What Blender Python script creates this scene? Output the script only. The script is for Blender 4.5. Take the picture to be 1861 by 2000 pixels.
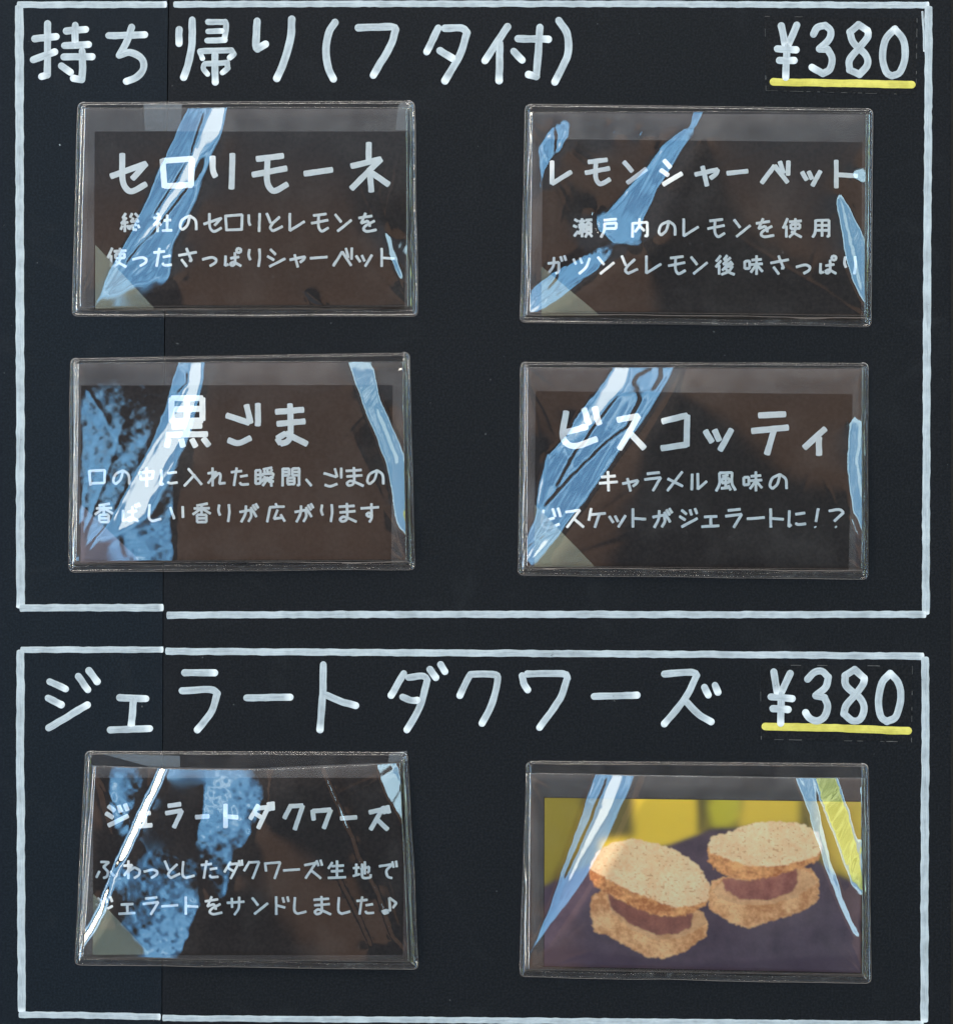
import bpy, math, random
import numpy as np

scene = bpy.context.scene
for o in list(bpy.data.objects):
    bpy.data.objects.remove(o)
random.seed(4)
S = 0.00016            # metres of board per photo pixel (1861 x 2000)
D = 0.90               # camera distance
COL = scene.collection

# ------------------------------------------------------------------ camera
cam = bpy.data.cameras.new('camera')
cam.sensor_fit = 'VERTICAL'
cam.angle_y = 2 * math.atan(1000 * S / D)
cam.clip_start = 0.01
cam.clip_end = 50
co = bpy.data.objects.new('camera', cam)
co.location = (0, -D, 0)
co.rotation_euler = (math.radians(90), 0, 0)
COL.objects.link(co)
scene.camera = co

# ------------------------------------------------------------------ colour
scene.view_settings.view_transform = 'Standard'
scene.view_settings.look = 'None'
scene.view_settings.exposure = 0.0
scene.view_settings.gamma = 1.0
scene.view_settings.use_curve_mapping = False

# ------------------------------------------------------------------ world: the surroundings of the stall
WORLD_STRENGTH = 1.0
world = bpy.data.worlds.new('World')
scene.world = world
world.use_nodes = True
try:
    world.cycles.sampling_method = 'MANUAL'
    world.cycles.sample_map_resolution = 1024
except Exception:
    pass


class G:
    """small helper that writes node maths"""
    def __init__(self, nt):
        self.nt = nt

    def n(self, t, **kw):
        x = self.nt.nodes.new(t)
        for k, v in kw.items():
            setattr(x, k, v)
        return x

    def put(self, sock, v):
        if isinstance(v, (int, float)):
            sock.default_value = v
        elif isinstance(v, tuple):
            sock.default_value = v if len(v) == len(sock.default_value) else tuple(v) + (1,)
        else:
            self.nt.links.new(v, sock)

    def m(self, op, a, b=0.0, c=None):
        x = self.n('ShaderNodeMath', operation=op)
        self.put(x.inputs[0], a)
        self.put(x.inputs[1], b)
        if c is not None:
            self.put(x.inputs[2], c)
        return x.outputs[0]

    def ss(self, v, a, b):
        x = self.n('ShaderNodeMapRange', interpolation_type='SMOOTHSTEP')
        self.put(x.inputs[0], v)
        self.put(x.inputs[1], a)
        self.put(x.inputs[2], b)
        return x.outputs[0]

    def box(self, v, a, b, s):
        return self.m('MULTIPLY', self.ss(v, a - s, a + s), self.m('SUBTRACT', 1.0, self.ss(v, b - s, b + s)))

    def mix(self, f, a, b, mode='MIX'):
        x = self.n('ShaderNodeMix', data_type='RGBA', blend_type=mode)
        self.put(x.inputs[0], f)
        self.put(x.inputs[6], a)
        self.put(x.inputs[7], b)
        return x.outputs[2]

    def noise(self, vec, scale, detail=2.0, rough=0.5, dist=0.0):
        x = self.n('ShaderNodeTexNoise')
        if vec is not None:
            self.put(x.inputs['Vector'], vec)
        x.inputs['Scale'].default_value = scale
        x.inputs['Detail'].default_value = detail
        x.inputs['Roughness'].default_value = rough
        x.inputs['Distortion'].default_value = dist
        return x.outputs['Fac']


def build_world():
    nt = world.node_tree
    nt.nodes.clear()
    g = G(nt)
    tc = g.n('ShaderNodeTexCoord')
    sx = g.n('ShaderNodeSeparateXYZ')
    nt.links.new(tc.outputs['Generated'], sx.inputs[0])
    w = g.m('MAXIMUM', g.m('MULTIPLY', sx.outputs[1], -1.0), 0.03)
    u = g.m('DIVIDE', sx.outputs[0], w)
    v = g.m('DIVIDE', sx.outputs[2], w)
    nz = g.noise(tc.outputs['Generated'], 6.0, 4.0, 0.6)
    nzf = g.noise(tc.outputs['Generated'], 26.0, 3.0, 0.6)
    # dim brown room behind the photographer
    c = g.mix(nz, (0.06, 0.041, 0.036), (0.165, 0.115, 0.098))
    # brown shop front to the right, with a slanting edge
    ue = g.m('SUBTRACT', u, g.m('MULTIPLY', v, -0.30))
    wood = g.mix(nz, (0.27, 0.160, 0.110), (0.62, 0.36, 0.240))
    c = g.mix(g.box(ue, 0.17, 0.39, 0.015), c, wood)
    c = g.mix(g.box(ue, -0.11, 0.06, 0.012), c, wood)  # second brown band, put in so the left sleeves mirror brown too
    # pale grey-blue street above
    c = g.mix(g.m('MULTIPLY', g.box(v, 0.13, 0.60, 0.06), g.ss(u, -0.35, -0.2)), c, (0.20, 0.205, 0.24))
    # pale ceiling and floor
    c = g.mix(g.ss(v, 0.75, 1.1), c, (1.5, 1.45, 1.4))
    c = g.mix(g.ss(v, -0.9, -1.3), c, (0.55, 0.50, 0.46))
    # photographer
    ph = g.m('ADD', g.m('POWER', g.m('DIVIDE', g.m('SUBTRACT', u, 0.10), 0.10), 2.0), g.m('POWER', g.m('DIVIDE', g.m('ADD', v, 0.30), 0.42), 2.0))
    c = g.mix(g.m('SUBTRACT', 1.0, g.ss(ph, 0.75, 1.15)), c, (0.085, 0.068, 0.07))
    # left: tall opening to the sky
    sky = g.mix(g.ss(v, -0.3, 0.7), (1.15, 3.0, 5.2), (1.6, 4.0, 6.6))
    cu = g.n('ShaderNodeCombineXYZ')
    g.put(cu.inputs[0], g.m("MULTIPLY", u, 24.0))
    g.put(cu.inputs[1], g.m('MULTIPLY', v, 2.2))
    bars = g.noise(cu.outputs[0], 1.0, 4.0, 0.7)
    sky = g.mix(g.ss(bars, 0.52, 0.40), sky, (0.65, 1.9, 3.7))
    sky = g.mix(g.ss(bars, 0.54, 0.68), sky, (4.0, 6.0, 7.8))
    sky = g.mix(g.ss(bars, 0.66, 0.74), sky, (9.0, 10.5, 11.5))
    wl = g.m('MULTIPLY', g.m('MULTIPLY', g.box(u, -0.80, -0.2, 0.01), g.m('SUBTRACT', 1.0, g.ss(u, -0.362, -0.295))), g.box(v, -0.55, 0.85, 0.02))
    pale = g.box(u, -0.57, -0.465, 0.014)
    sky = g.mix(pale, sky, (7.2, 8.6, 9.6))
    c = g.mix(wl, c, sky)
    # right: second opening; its yellow-green zone is added for the yellow streaks
    sk2 = g.mix(g.ss(u, 0.465, 0.50), (4.0, 6.0, 7.2), (1.3, 3.0, 4.8))
    cu2 = g.n('ShaderNodeCombineXYZ')
    g.put(cu2.inputs[0], g.m('MULTIPLY', u, 42.0))
    g.put(cu2.inputs[1], g.m('MULTIPLY', v, 5.0))
    fl = g.noise(cu2.outputs[0], 1.0, 2.0, 0.5)
    sk2 = g.mix(g.ss(fl, 0.56, 0.70), sk2, (5.0, 7.0, 8.2))
    sk2 = g.mix(g.m('MULTIPLY', g.ss(u, 0.60, 0.625), g.ss(v, 0.55, 0.5)), sk2, g.mix(g.ss(fl, 0.35, 0.65), (1.9, 2.6, 0.55), (5.6, 6.6, 2.4)))
    wr = g.m('MULTIPLY', g.box(u, 0.40, 0.75, 0.012), g.box(v, -0.75, 0.85, 0.02))
    c = g.mix(wr, c, sk2)
    # warm glow added far left, drawn tall to mirror as the white-hot streak
    lp = g.m('MULTIPLY', g.box(u, -1.10, -0.90, 0.02), g.box(v, -0.30, 0.55, 0.03))
    c = g.mix(lp, c, (34.0, 31.0, 25.0))
    bg = g.n('ShaderNodeBackground')
    nt.links.new(c, bg.inputs[0])
    bg.inputs[1].default_value = WORLD_STRENGTH
    out = g.n('ShaderNodeOutputWorld')
    nt.links.new(bg.outputs[0], out.inputs[0])


build_world()

# added soft light from above and in front, not a known lamp
la = bpy.data.lights.new('added_key_light', 'AREA')
la.shape = 'RECTANGLE'
la.size, la.size_y = 1.2, 0.6
la.energy = 29.0
la.color = (1.0, 0.91, 0.80)
lo = bpy.data.objects.new('added_key_light', la)
lo.location = (-0.25, -1.35, 1.15)
lo.rotation_euler = (math.radians(50), 0, math.radians(-10))
COL.objects.link(lo)


# ------------------------------------------------------------------ materials
def mat(name):
    m = bpy.data.materials.new(name)
    m.use_nodes = True
    m.node_tree.nodes.clear()
    g = G(m.node_tree)
    out = g.n('ShaderNodeOutputMaterial')
    return m, g, out


def pos(g):
    return g.n('ShaderNodeNewGeometry').outputs['Position']


def principled(g, out, color, rough, spec=0.5, bump=None, bdist=0.0001, bstr=0.5):
    p = g.n('ShaderNodeBsdfPrincipled')
    g.put(p.inputs['Base Color'], color)
    g.put(p.inputs['Roughness'], rough)
    p.inputs['Specular IOR Level'].default_value = spec
    if bump is not None:
        b = g.n('ShaderNodeBump')
        b.inputs['Strength'].default_value = bstr
        b.inputs['Distance'].default_value = bdist
        g.put(b.inputs['Height'], bump)
        g.nt.links.new(b.outputs[0], p.inputs['Normal'])
    if out is not None:
        g.nt.links.new(p.outputs[0], out.inputs[0])
    return p


def mat_board(name, a, b):
    m, g, out = mat(name)
    p = pos(g)
    f = g.noise(p, 1500.0, 3.0, 0.7)
    big = g.noise(p, 18.0, 4.0, 0.6)
    wiped = g.noise(p, 34.0, 5.0, 0.72, 1.2)
    c = g.mix(g.ss(f, 0.36, 0.70), a, b)
    c = g.mix(g.m('MULTIPLY', g.ss(wiped, 0.52, 0.85), 0.45), c, (0.0145, 0.0160, 0.0185))
    sp = g.noise(p, 520.0, 1.0, 0.5)
    c = g.mix(g.ss(sp, 0.785, 0.81), c, (0.045, 0.047, 0.05))
    principled(g, out, c, g.m('ADD', 0.44, g.m('MULTIPLY', big, 0.16)), 0.07, f, 0.00006, 0.30)
    return m


def pen_grain(g):
    """streaks that run along the pen's path"""
    al = g.n('ShaderNodeAttribute')
    al.attribute_name = 'along'
    ac = g.n('ShaderNodeAttribute')
    ac.attribute_name = 'across'
    cv = g.n('ShaderNodeCombineXYZ')
    g.put(cv.inputs[0], g.m('MULTIPLY', al.outputs['Fac'], 0.022))
    g.put(cv.inputs[1], g.m('MULTIPLY', ac.outputs['Fac'], 0.55))
    return g.noise(cv.outputs[0], 1.0, 3.0, 0.65)


def mat_marker():
    m, g, out = mat('white_chalk_marker')
    p = pos(g)
    n1 = g.noise(p, 120.0, 4.0, 0.65)
    n2 = g.noise(p, 900.0, 3.0, 0.7)
    st = pen_grain(g)
    at = g.n('ShaderNodeAttribute')
    at.attribute_name = 'pool'
    ed = g.n('ShaderNodeAttribute')
    ed.attribute_name = 'edge'
    c = g.mix(g.ss(n1, 0.30, 0.70), (0.155, 0.180, 0.200), (0.275, 0.315, 0.345))
    c = g.mix(g.m('MULTIPLY', g.ss(st, 0.48, 0.72), 0.65), c, (0.36, 0.40, 0.435))
    c = g.mix(g.m('MULTIPLY', g.ss(st, 0.46, 0.26), 0.55), c, (0.10, 0.118, 0.132))
    c = g.mix(g.m('MULTIPLY', g.ss(n2, 0.48, 0.72), 0.30), c, (0.17, 0.195, 0.215))
    c = g.mix(g.m('MULTIPLY', ed.outputs['Fac'], 0.35), c, (0.32, 0.36, 0.39))
    c = g.mix(g.m('MULTIPLY', at.outputs['Fac'], 0.80), c, (0.50, 0.53, 0.56))
    worn = g.m('MULTIPLY', g.ss(n1, 0.36, 0.30), g.ss(n2, 0.52, 0.60))
    c = g.mix(worn, c, (0.03, 0.033, 0.038))
    c = g.mix(g.ss(n2, 0.72, 0.75), c, (0.04, 0.045, 0.05))
    principled(g, out, c, 0.6, 0.3, n2, 0.00005, 0.3)
    return m


def mat_yellow():
    m, g, out = mat('yellow_chalk_marker')
    p = pos(g)
    n1 = g.noise(p, 160.0, 4.0, 0.6)
    n2 = g.noise(p, 900.0, 3.0, 0.7)
    at = g.n('ShaderNodeAttribute')
    at.attribute_name = 'pool'
    st = pen_grain(g)
    c = g.mix(g.ss(n1, 0.3, 0.7), (0.32, 0.285, 0.042), (0.43, 0.385, 0.075))
    c = g.mix(g.m('MULTIPLY', g.ss(n2, 0.5, 0.72), 0.4), c, (0.25, 0.235, 0.055))
    c = g.mix(g.m('MULTIPLY', g.ss(st, 0.5, 0.3), 0.6), c, (0.20, 0.185, 0.045))
    c = g.mix(g.m('MULTIPLY', at.outputs['Fac'], 0.4), c, (0.50, 0.45, 0.09))
    principled(g, out, c, 0.6, 0.3, n2, 0.00005, 0.3)
    return m


def mat_plain(name, a, b, scale, rough, spec=0.4):
    m, g, out = mat(name)
    p = pos(g)
    f = g.noise(p, scale, 4.0, 0.6)
    principled(g, out, g.mix(g.ss(f, 0.3, 0.7), a, b), rough, spec, f, 0.00005, 0.25)
    return m


def clear_mix(g, out, gloss_rough, mult, milk, milk_col):
    """clear plastic: what lies behind shows through; Fresnel reflection of both faces; a little milkiness"""
    tr = g.n('ShaderNodeBsdfTransparent')
    gl = g.n('ShaderNodeBsdfGlossy')
    gl.inputs['Roughness'].default_value = gloss_rough
    fr = g.n('ShaderNodeFresnel')
    fr.inputs[0].default_value = 1.5
    df = g.n('ShaderNodeBsdfDiffuse')
    g.put(df.inputs[0], milk_col)
    m1 = g.n('ShaderNodeMixShader')
    g.put(m1.inputs[0], milk)
    g.nt.links.new(tr.outputs[0], m1.inputs[1])
    g.nt.links.new(df.outputs[0], m1.inputs[2])
    m2 = g.n('ShaderNodeMixShader')
    g.put(m2.inputs[0], g.m('MINIMUM', g.m('MULTIPLY', fr.outputs[0], mult), 1.0))
    g.nt.links.new(m1.outputs[0], m2.inputs[1])
    g.nt.links.new(gl.outputs[0], m2.inputs[2])
    g.nt.links.new(m2.outputs[0], out.inputs[0])
    return gl


def mat_film():
    m, g, out = mat('clear_vinyl_front')
    p = pos(g)
    hz = g.noise(p, 60.0, 4.0, 0.65)
    sc = g.noise(p, 700.0, 2.0, 0.6)
    milk = g.m('ADD', g.m('MULTIPLY', g.ss(hz, 0.42, 0.8), 0.012), g.m('MULTIPLY', g.ss(sc, 0.70, 0.78), 0.03))
    gl = clear_mix(g, out, 0.045, 2.8, g.m('ADD', milk, 0.001), (0.75, 0.72, 0.72))
    return m


def mat_back(name, m0, m1, mult):
    m, g, out = mat(name)
    p = pos(g)
    hz = g.noise(p, 90.0, 4.0, 0.65)
    milk = g.m('ADD', m0, g.m('MULTIPLY', g.ss(hz, 0.3, 0.7), m1))
    clear_mix(g, out, 0.22, mult, milk, (0.80, 0.72, 0.69))
    return m


def mat_rim():
    m, g, out = mat('clear_vinyl_weld')
    p = pos(g)
    hz = g.noise(p, 260.0, 3.0, 0.65)
    milk = g.m('ADD', 0.008, g.m('MULTIPLY', g.ss(hz, 0.50, 0.75), 0.06))
    clear_mix(g, out, 0.13, 1.0, milk, (0.80, 0.80, 0.80))
    return m


def mat_tape(name, col, milk):
    m, g, out = mat(name)
    p = pos(g)
    hz = g.noise(p, 240.0, 3.0, 0.65)
    f = g.m('MULTIPLY', g.m('ADD', 0.8, g.m('MULTIPLY', hz, 0.4)), milk)
    clear_mix(g, out, 0.35, 1.2, f, col)
    return m


def mat_photo():
    m, g, out = mat('printed_photo')
    at = g.n('ShaderNodeAttribute')
    at.attribute_name = 'Col'
    p = pos(g)
    n = g.noise(p, 2600.0, 2.0, 0.6)
    c = g.mix(0.22, at.outputs['Color'], g.mix(n, (0.35, 0.35, 0.35), (0.65, 0.65, 0.65)), 'OVERLAY')
    principled(g, out, c, 0.35, 0.5)
    return m


M = {
    'left': mat_board('black_board_left', (0.0022, 0.0038, 0.0062), (0.0070, 0.0100, 0.0142)),  # bluer base puts the left window's reflected tint into the colour
    'right': mat_board('black_board_right', (0.0026, 0.0032, 0.0045), (0.0084, 0.0090, 0.0112)),  # less blue base, towards the tint reflected from the brown side
    'tag': mat_board('black_tag_film', (0.0026, 0.0030, 0.0040), (0.0088, 0.0090, 0.0106)),
    'wall': mat_plain('dark_backing', (0.006, 0.006, 0.006), (0.012, 0.011, 0.010), 60, 0.8),
    'marker': mat_marker(),
    'yellow': mat_yellow(),
    'card': mat_plain('black_card', (0.009, 0.0068, 0.006), (0.021, 0.0155, 0.0135), 900, 0.45, 0.17),
    'edge': mat_plain('tag_cut_edge', (0.022, 0.022, 0.022), (0.055, 0.055, 0.055), 300, 0.5),
    'ink': mat_plain('white_print', (0.68, 0.665, 0.65), (0.76, 0.745, 0.73), 500, 0.5),
    'film': mat_film(), 'back': mat_back('clear_vinyl_back', 0.004, 0.010, 0.35), 'haze': mat_back('reflection_haze_vinyl', 0.034, 0.026, 0.9), 'rim': mat_rim(),
    'olive': mat_tape('olive_tape', (0.36, 0.34, 0.23), 0.34),
    'purple': mat_tape('brown_violet_tape', (0.30, 0.22, 0.24), 0.34),
    'tape_and_sheen': mat_tape('clear_tape_and_sheen', (0.62, 0.64, 0.66), 0.045),
    'photo': mat_photo(),
}


# ------------------------------------------------------------------ geometry helpers
def P(px, py, d=0.0):
    """a point of the board given in photo pixels, d metres in front of the board"""
    return ((px - 930.5) * S, -d, (1000 - py) * S)


def link(name, verts, faces, material, parent=None, smooth=False, attrs=None):
    me = bpy.data.meshes.new(name)
    me.from_pydata(verts, [], faces)
    if attrs:
        for k, vals in attrs.items():
            a = me.attributes.new(k, 'FLOAT', 'POINT')
            a.data.foreach_set('value', np.asarray(vals, dtype=np.float32))
    if smooth:
        me.polygons.foreach_set('use_smooth', [True] * len(me.polygons))
    me.materials.append(material)
    me.update()
    o = bpy.data.objects.new(name, me)
    COL.objects.link(o)
    if parent:
        o.parent = parent
    return o


def tag(o, label, cat, group=None, kind=None):
    o['label'] = label
    if cat:
        o['category'] = cat
    if group:
        o['group'] = group
    if kind:
        o['kind'] = kind


def slab(name, pts, d0, d1, material, parent=None):
    """flat sheet with real thickness from a pixel outline (any order)"""
    ar = sum(pts[i][0] * pts[(i + 1) % len(pts)][1] - pts[(i + 1) % len(pts)][0] * pts[i][1] for i in range(len(pts)))
    if ar > 0:
        pts = pts[::-1]
    n = len(pts)
    v = [P(x, y, d1) for x, y in pts] + [P(x, y, d0) for x, y in pts]
    f = [list(range(n)), list(range(2 * n - 1, n - 1, -1))]
    for i in range(n):
        j = (i + 1) % n
        f.append([i, i + n, j + n, j])
    return link(name, v, f, material, parent)


def round_poly(pts, r, k=5):
    out = []
    n = len(pts)
    for i in range(n):
        a, b, c = np.array(pts[i - 1], float), np.array(pts[i], float), np.array(pts[(i + 1) % n], float)
        ri = r[i] if isinstance(r, (list, tuple)) else r
        p0 = b + (a - b) / np.linalg.norm(a - b) * ri
        p1 = b + (c - b) / np.linalg.norm(c - b) * ri
        for t in np.linspace(0, 1, k):
            q = (1 - t) ** 2 * p0 + 2 * t * (1 - t) * b + t * t * p1
            out.append((q[0], q[1]))
    return out


# ---- pen strokes
def split_corners(pts, lim=58):
    segs, cur = [], [pts[0]]
    for i in range(1, len(pts)):
        cur.append(pts[i])
        if i < len(pts) - 1:
            a = np.subtract(pts[i], pts[i - 1])
            b = np.subtract(pts[i + 1], pts[i])
            la_, lb_ = np.hypot(*a), np.hypot(*b)
            if la_ > 1e-6 and lb_ > 1e-6:
                cs = np.dot(a, b) / la_ / lb_
                if math.degrees(math.acos(max(-1, min(1, cs)))) > lim:
                    segs.append(cur)
                    cur = [pts[i]]
    segs.append(cur)
    return segs


def catmull(pts, step):
    p = [np.array(q, float) for q in pts]
    if len(p) == 2:
        n = max(3, int(np.linalg.norm(p[1] - p[0]) / step))
        return np.array([p[0] + (p[1] - p[0]) * t for t in np.linspace(0, 1, n)])
    closed = np.linalg.norm(p[0] - p[-1]) < 1e-6
    out = []
    n = len(p)
    for i in range(n - 1):
        p1, p2 = p[i], p[i + 1]
        p0 = p[i - 1] if i > 0 else (p[n - 2] if closed else 2 * p1 - p2)
        p3 = p[i + 2] if i + 2 < n else (p[1] if closed else 2 * p2 - p1)
        m = max(3, int(np.linalg.norm(p2 - p1) / step))
        for t in np.linspace(0, 1, m, endpoint=(i == n - 2)):
            out.append(0.5 * ((2 * p1) + (-p0 + p2) * t + (2 * p0 - 5 * p1 + 4 * p2 - p3) * t * t
                              + (-p0 + 3 * p1 - 3 * p2 + p3) * t ** 3))
    return np.array(out)


class Ink:
    """collects pen strokes as thin domed ribbons; one mesh per build()"""
    def __init__(self, d):
        self.v, self.f, self.pool, self.edge, self.al, self.ac = [], [], [], [], [], []
        self.d, self.k = d, 0

    def stroke(self, pts, w, rough=0.05, wob=0.0, pool_len=1.0, blunt=False):
        ends_all = [pts[0], pts[-1]]
        for seg in split_corners(pts):
            if len(seg) < 2:
                continue
            q = catmull(seg, max(1.6, w * 0.22))
            if len(q) < 2:
                continue
            if wob:
                q = q + np.column_stack([smooth_noise(len(q), 9), smooth_noise(len(q), 9)]) * wob
            t = np.gradient(q, axis=0)
            t /= np.maximum(np.linalg.norm(t, axis=1, keepdims=True), 1e-9)
            nrm = np.column_stack([-t[:, 1], t[:, 0]])
            wl = w * 0.5 * (1 + rough * smooth_noise(len(q), 4))
            wr = w * 0.5 * (1 + rough * smooth_noise(len(q), 4))
            rows = []
            capn = 2 if blunt else 4
            cl = 0.30 if blunt else 1.0

            def cap(idx, sgn):
                res = []
                for a in np.linspace(math.pi / 2, 0, capn + 1)[:-1]:
                    res.append((q[idx] + sgn * t[idx] * math.sin(a) * w * 0.5 * cl, nrm[idx],
                                wl[idx] * max(math.cos(a), 0.30 if blunt else 0.12),
                                wr[idx] * max(math.cos(a), 0.30 if blunt else 0.12)))
                return res
            rows += cap(0, -1)
            for i in range(len(q)):
                rows.append((q[i], nrm[i], wl[i], wr[i]))
            rows += cap(-1, 1)[::-1]
            base = len(self.v)
            hh = self.d + self.k * 0.000006
            self.k += 1
            L = np.array([r[0] for r in rows])
            arc = np.concatenate([[0], np.cumsum(np.hypot(*np.diff(L, axis=0).T))])
            for ri, (c, nn, a, b) in enumerate(rows):
                pl = 0.0
                for e in ends_all[1:]:
                    dd = math.hypot(c[0] - e[0], c[1] - e[1])
                    pl = max(pl, 1 - dd / (w * 0.95 * pool_len))
                for s, h, ev in ((-1, -0.00001, 1.0), (-0.72, 0.00003, 0.8), (0, 0.00004, 0.0), (0.72, 0.00003, 0.8), (1, -0.00001, 1.0)):
                    x = c + nn * (a if s < 0 else b) * s
                    self.v.append(P(x[0], x[1], hh + h))
                    self.pool.append(max(0.0, pl))
                    self.edge.append(ev)
                    self.al.append(arc[ri] + 997.0 * self.k)
                    self.ac.append(s * w * 0.5)
            for i in range(len(rows) - 1):
                for j in range(4):
                    a = base + i * 5 + j
                    self.f.append([a, a + 1, a + 6, a + 5])
            # closed ends
            self.f.append([base + j for j in range(4, -1, -1)])
            e = base + (len(rows) - 1) * 5
            self.f.append([e + j for j in range(5)])

    def build(self, name, material, parent=None):
        return link(name, self.v, self.f, material, parent, True, {'pool': self.pool, 'edge': self.edge, 'along': self.al, 'across': self.ac})


_rng = np.random.RandomState(7)


def smooth_noise(n, k):
    m = max(2, n // k + 2)
    r = _rng.uniform(-1, 1, m)
    return np.interp(np.linspace(0, m - 1, n), np.arange(m), r)


def parse(s):
    return [[tuple(float(c) for c in p.split(',')) for p in st.split()] for st in s.split('/') if st.strip()]


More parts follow.
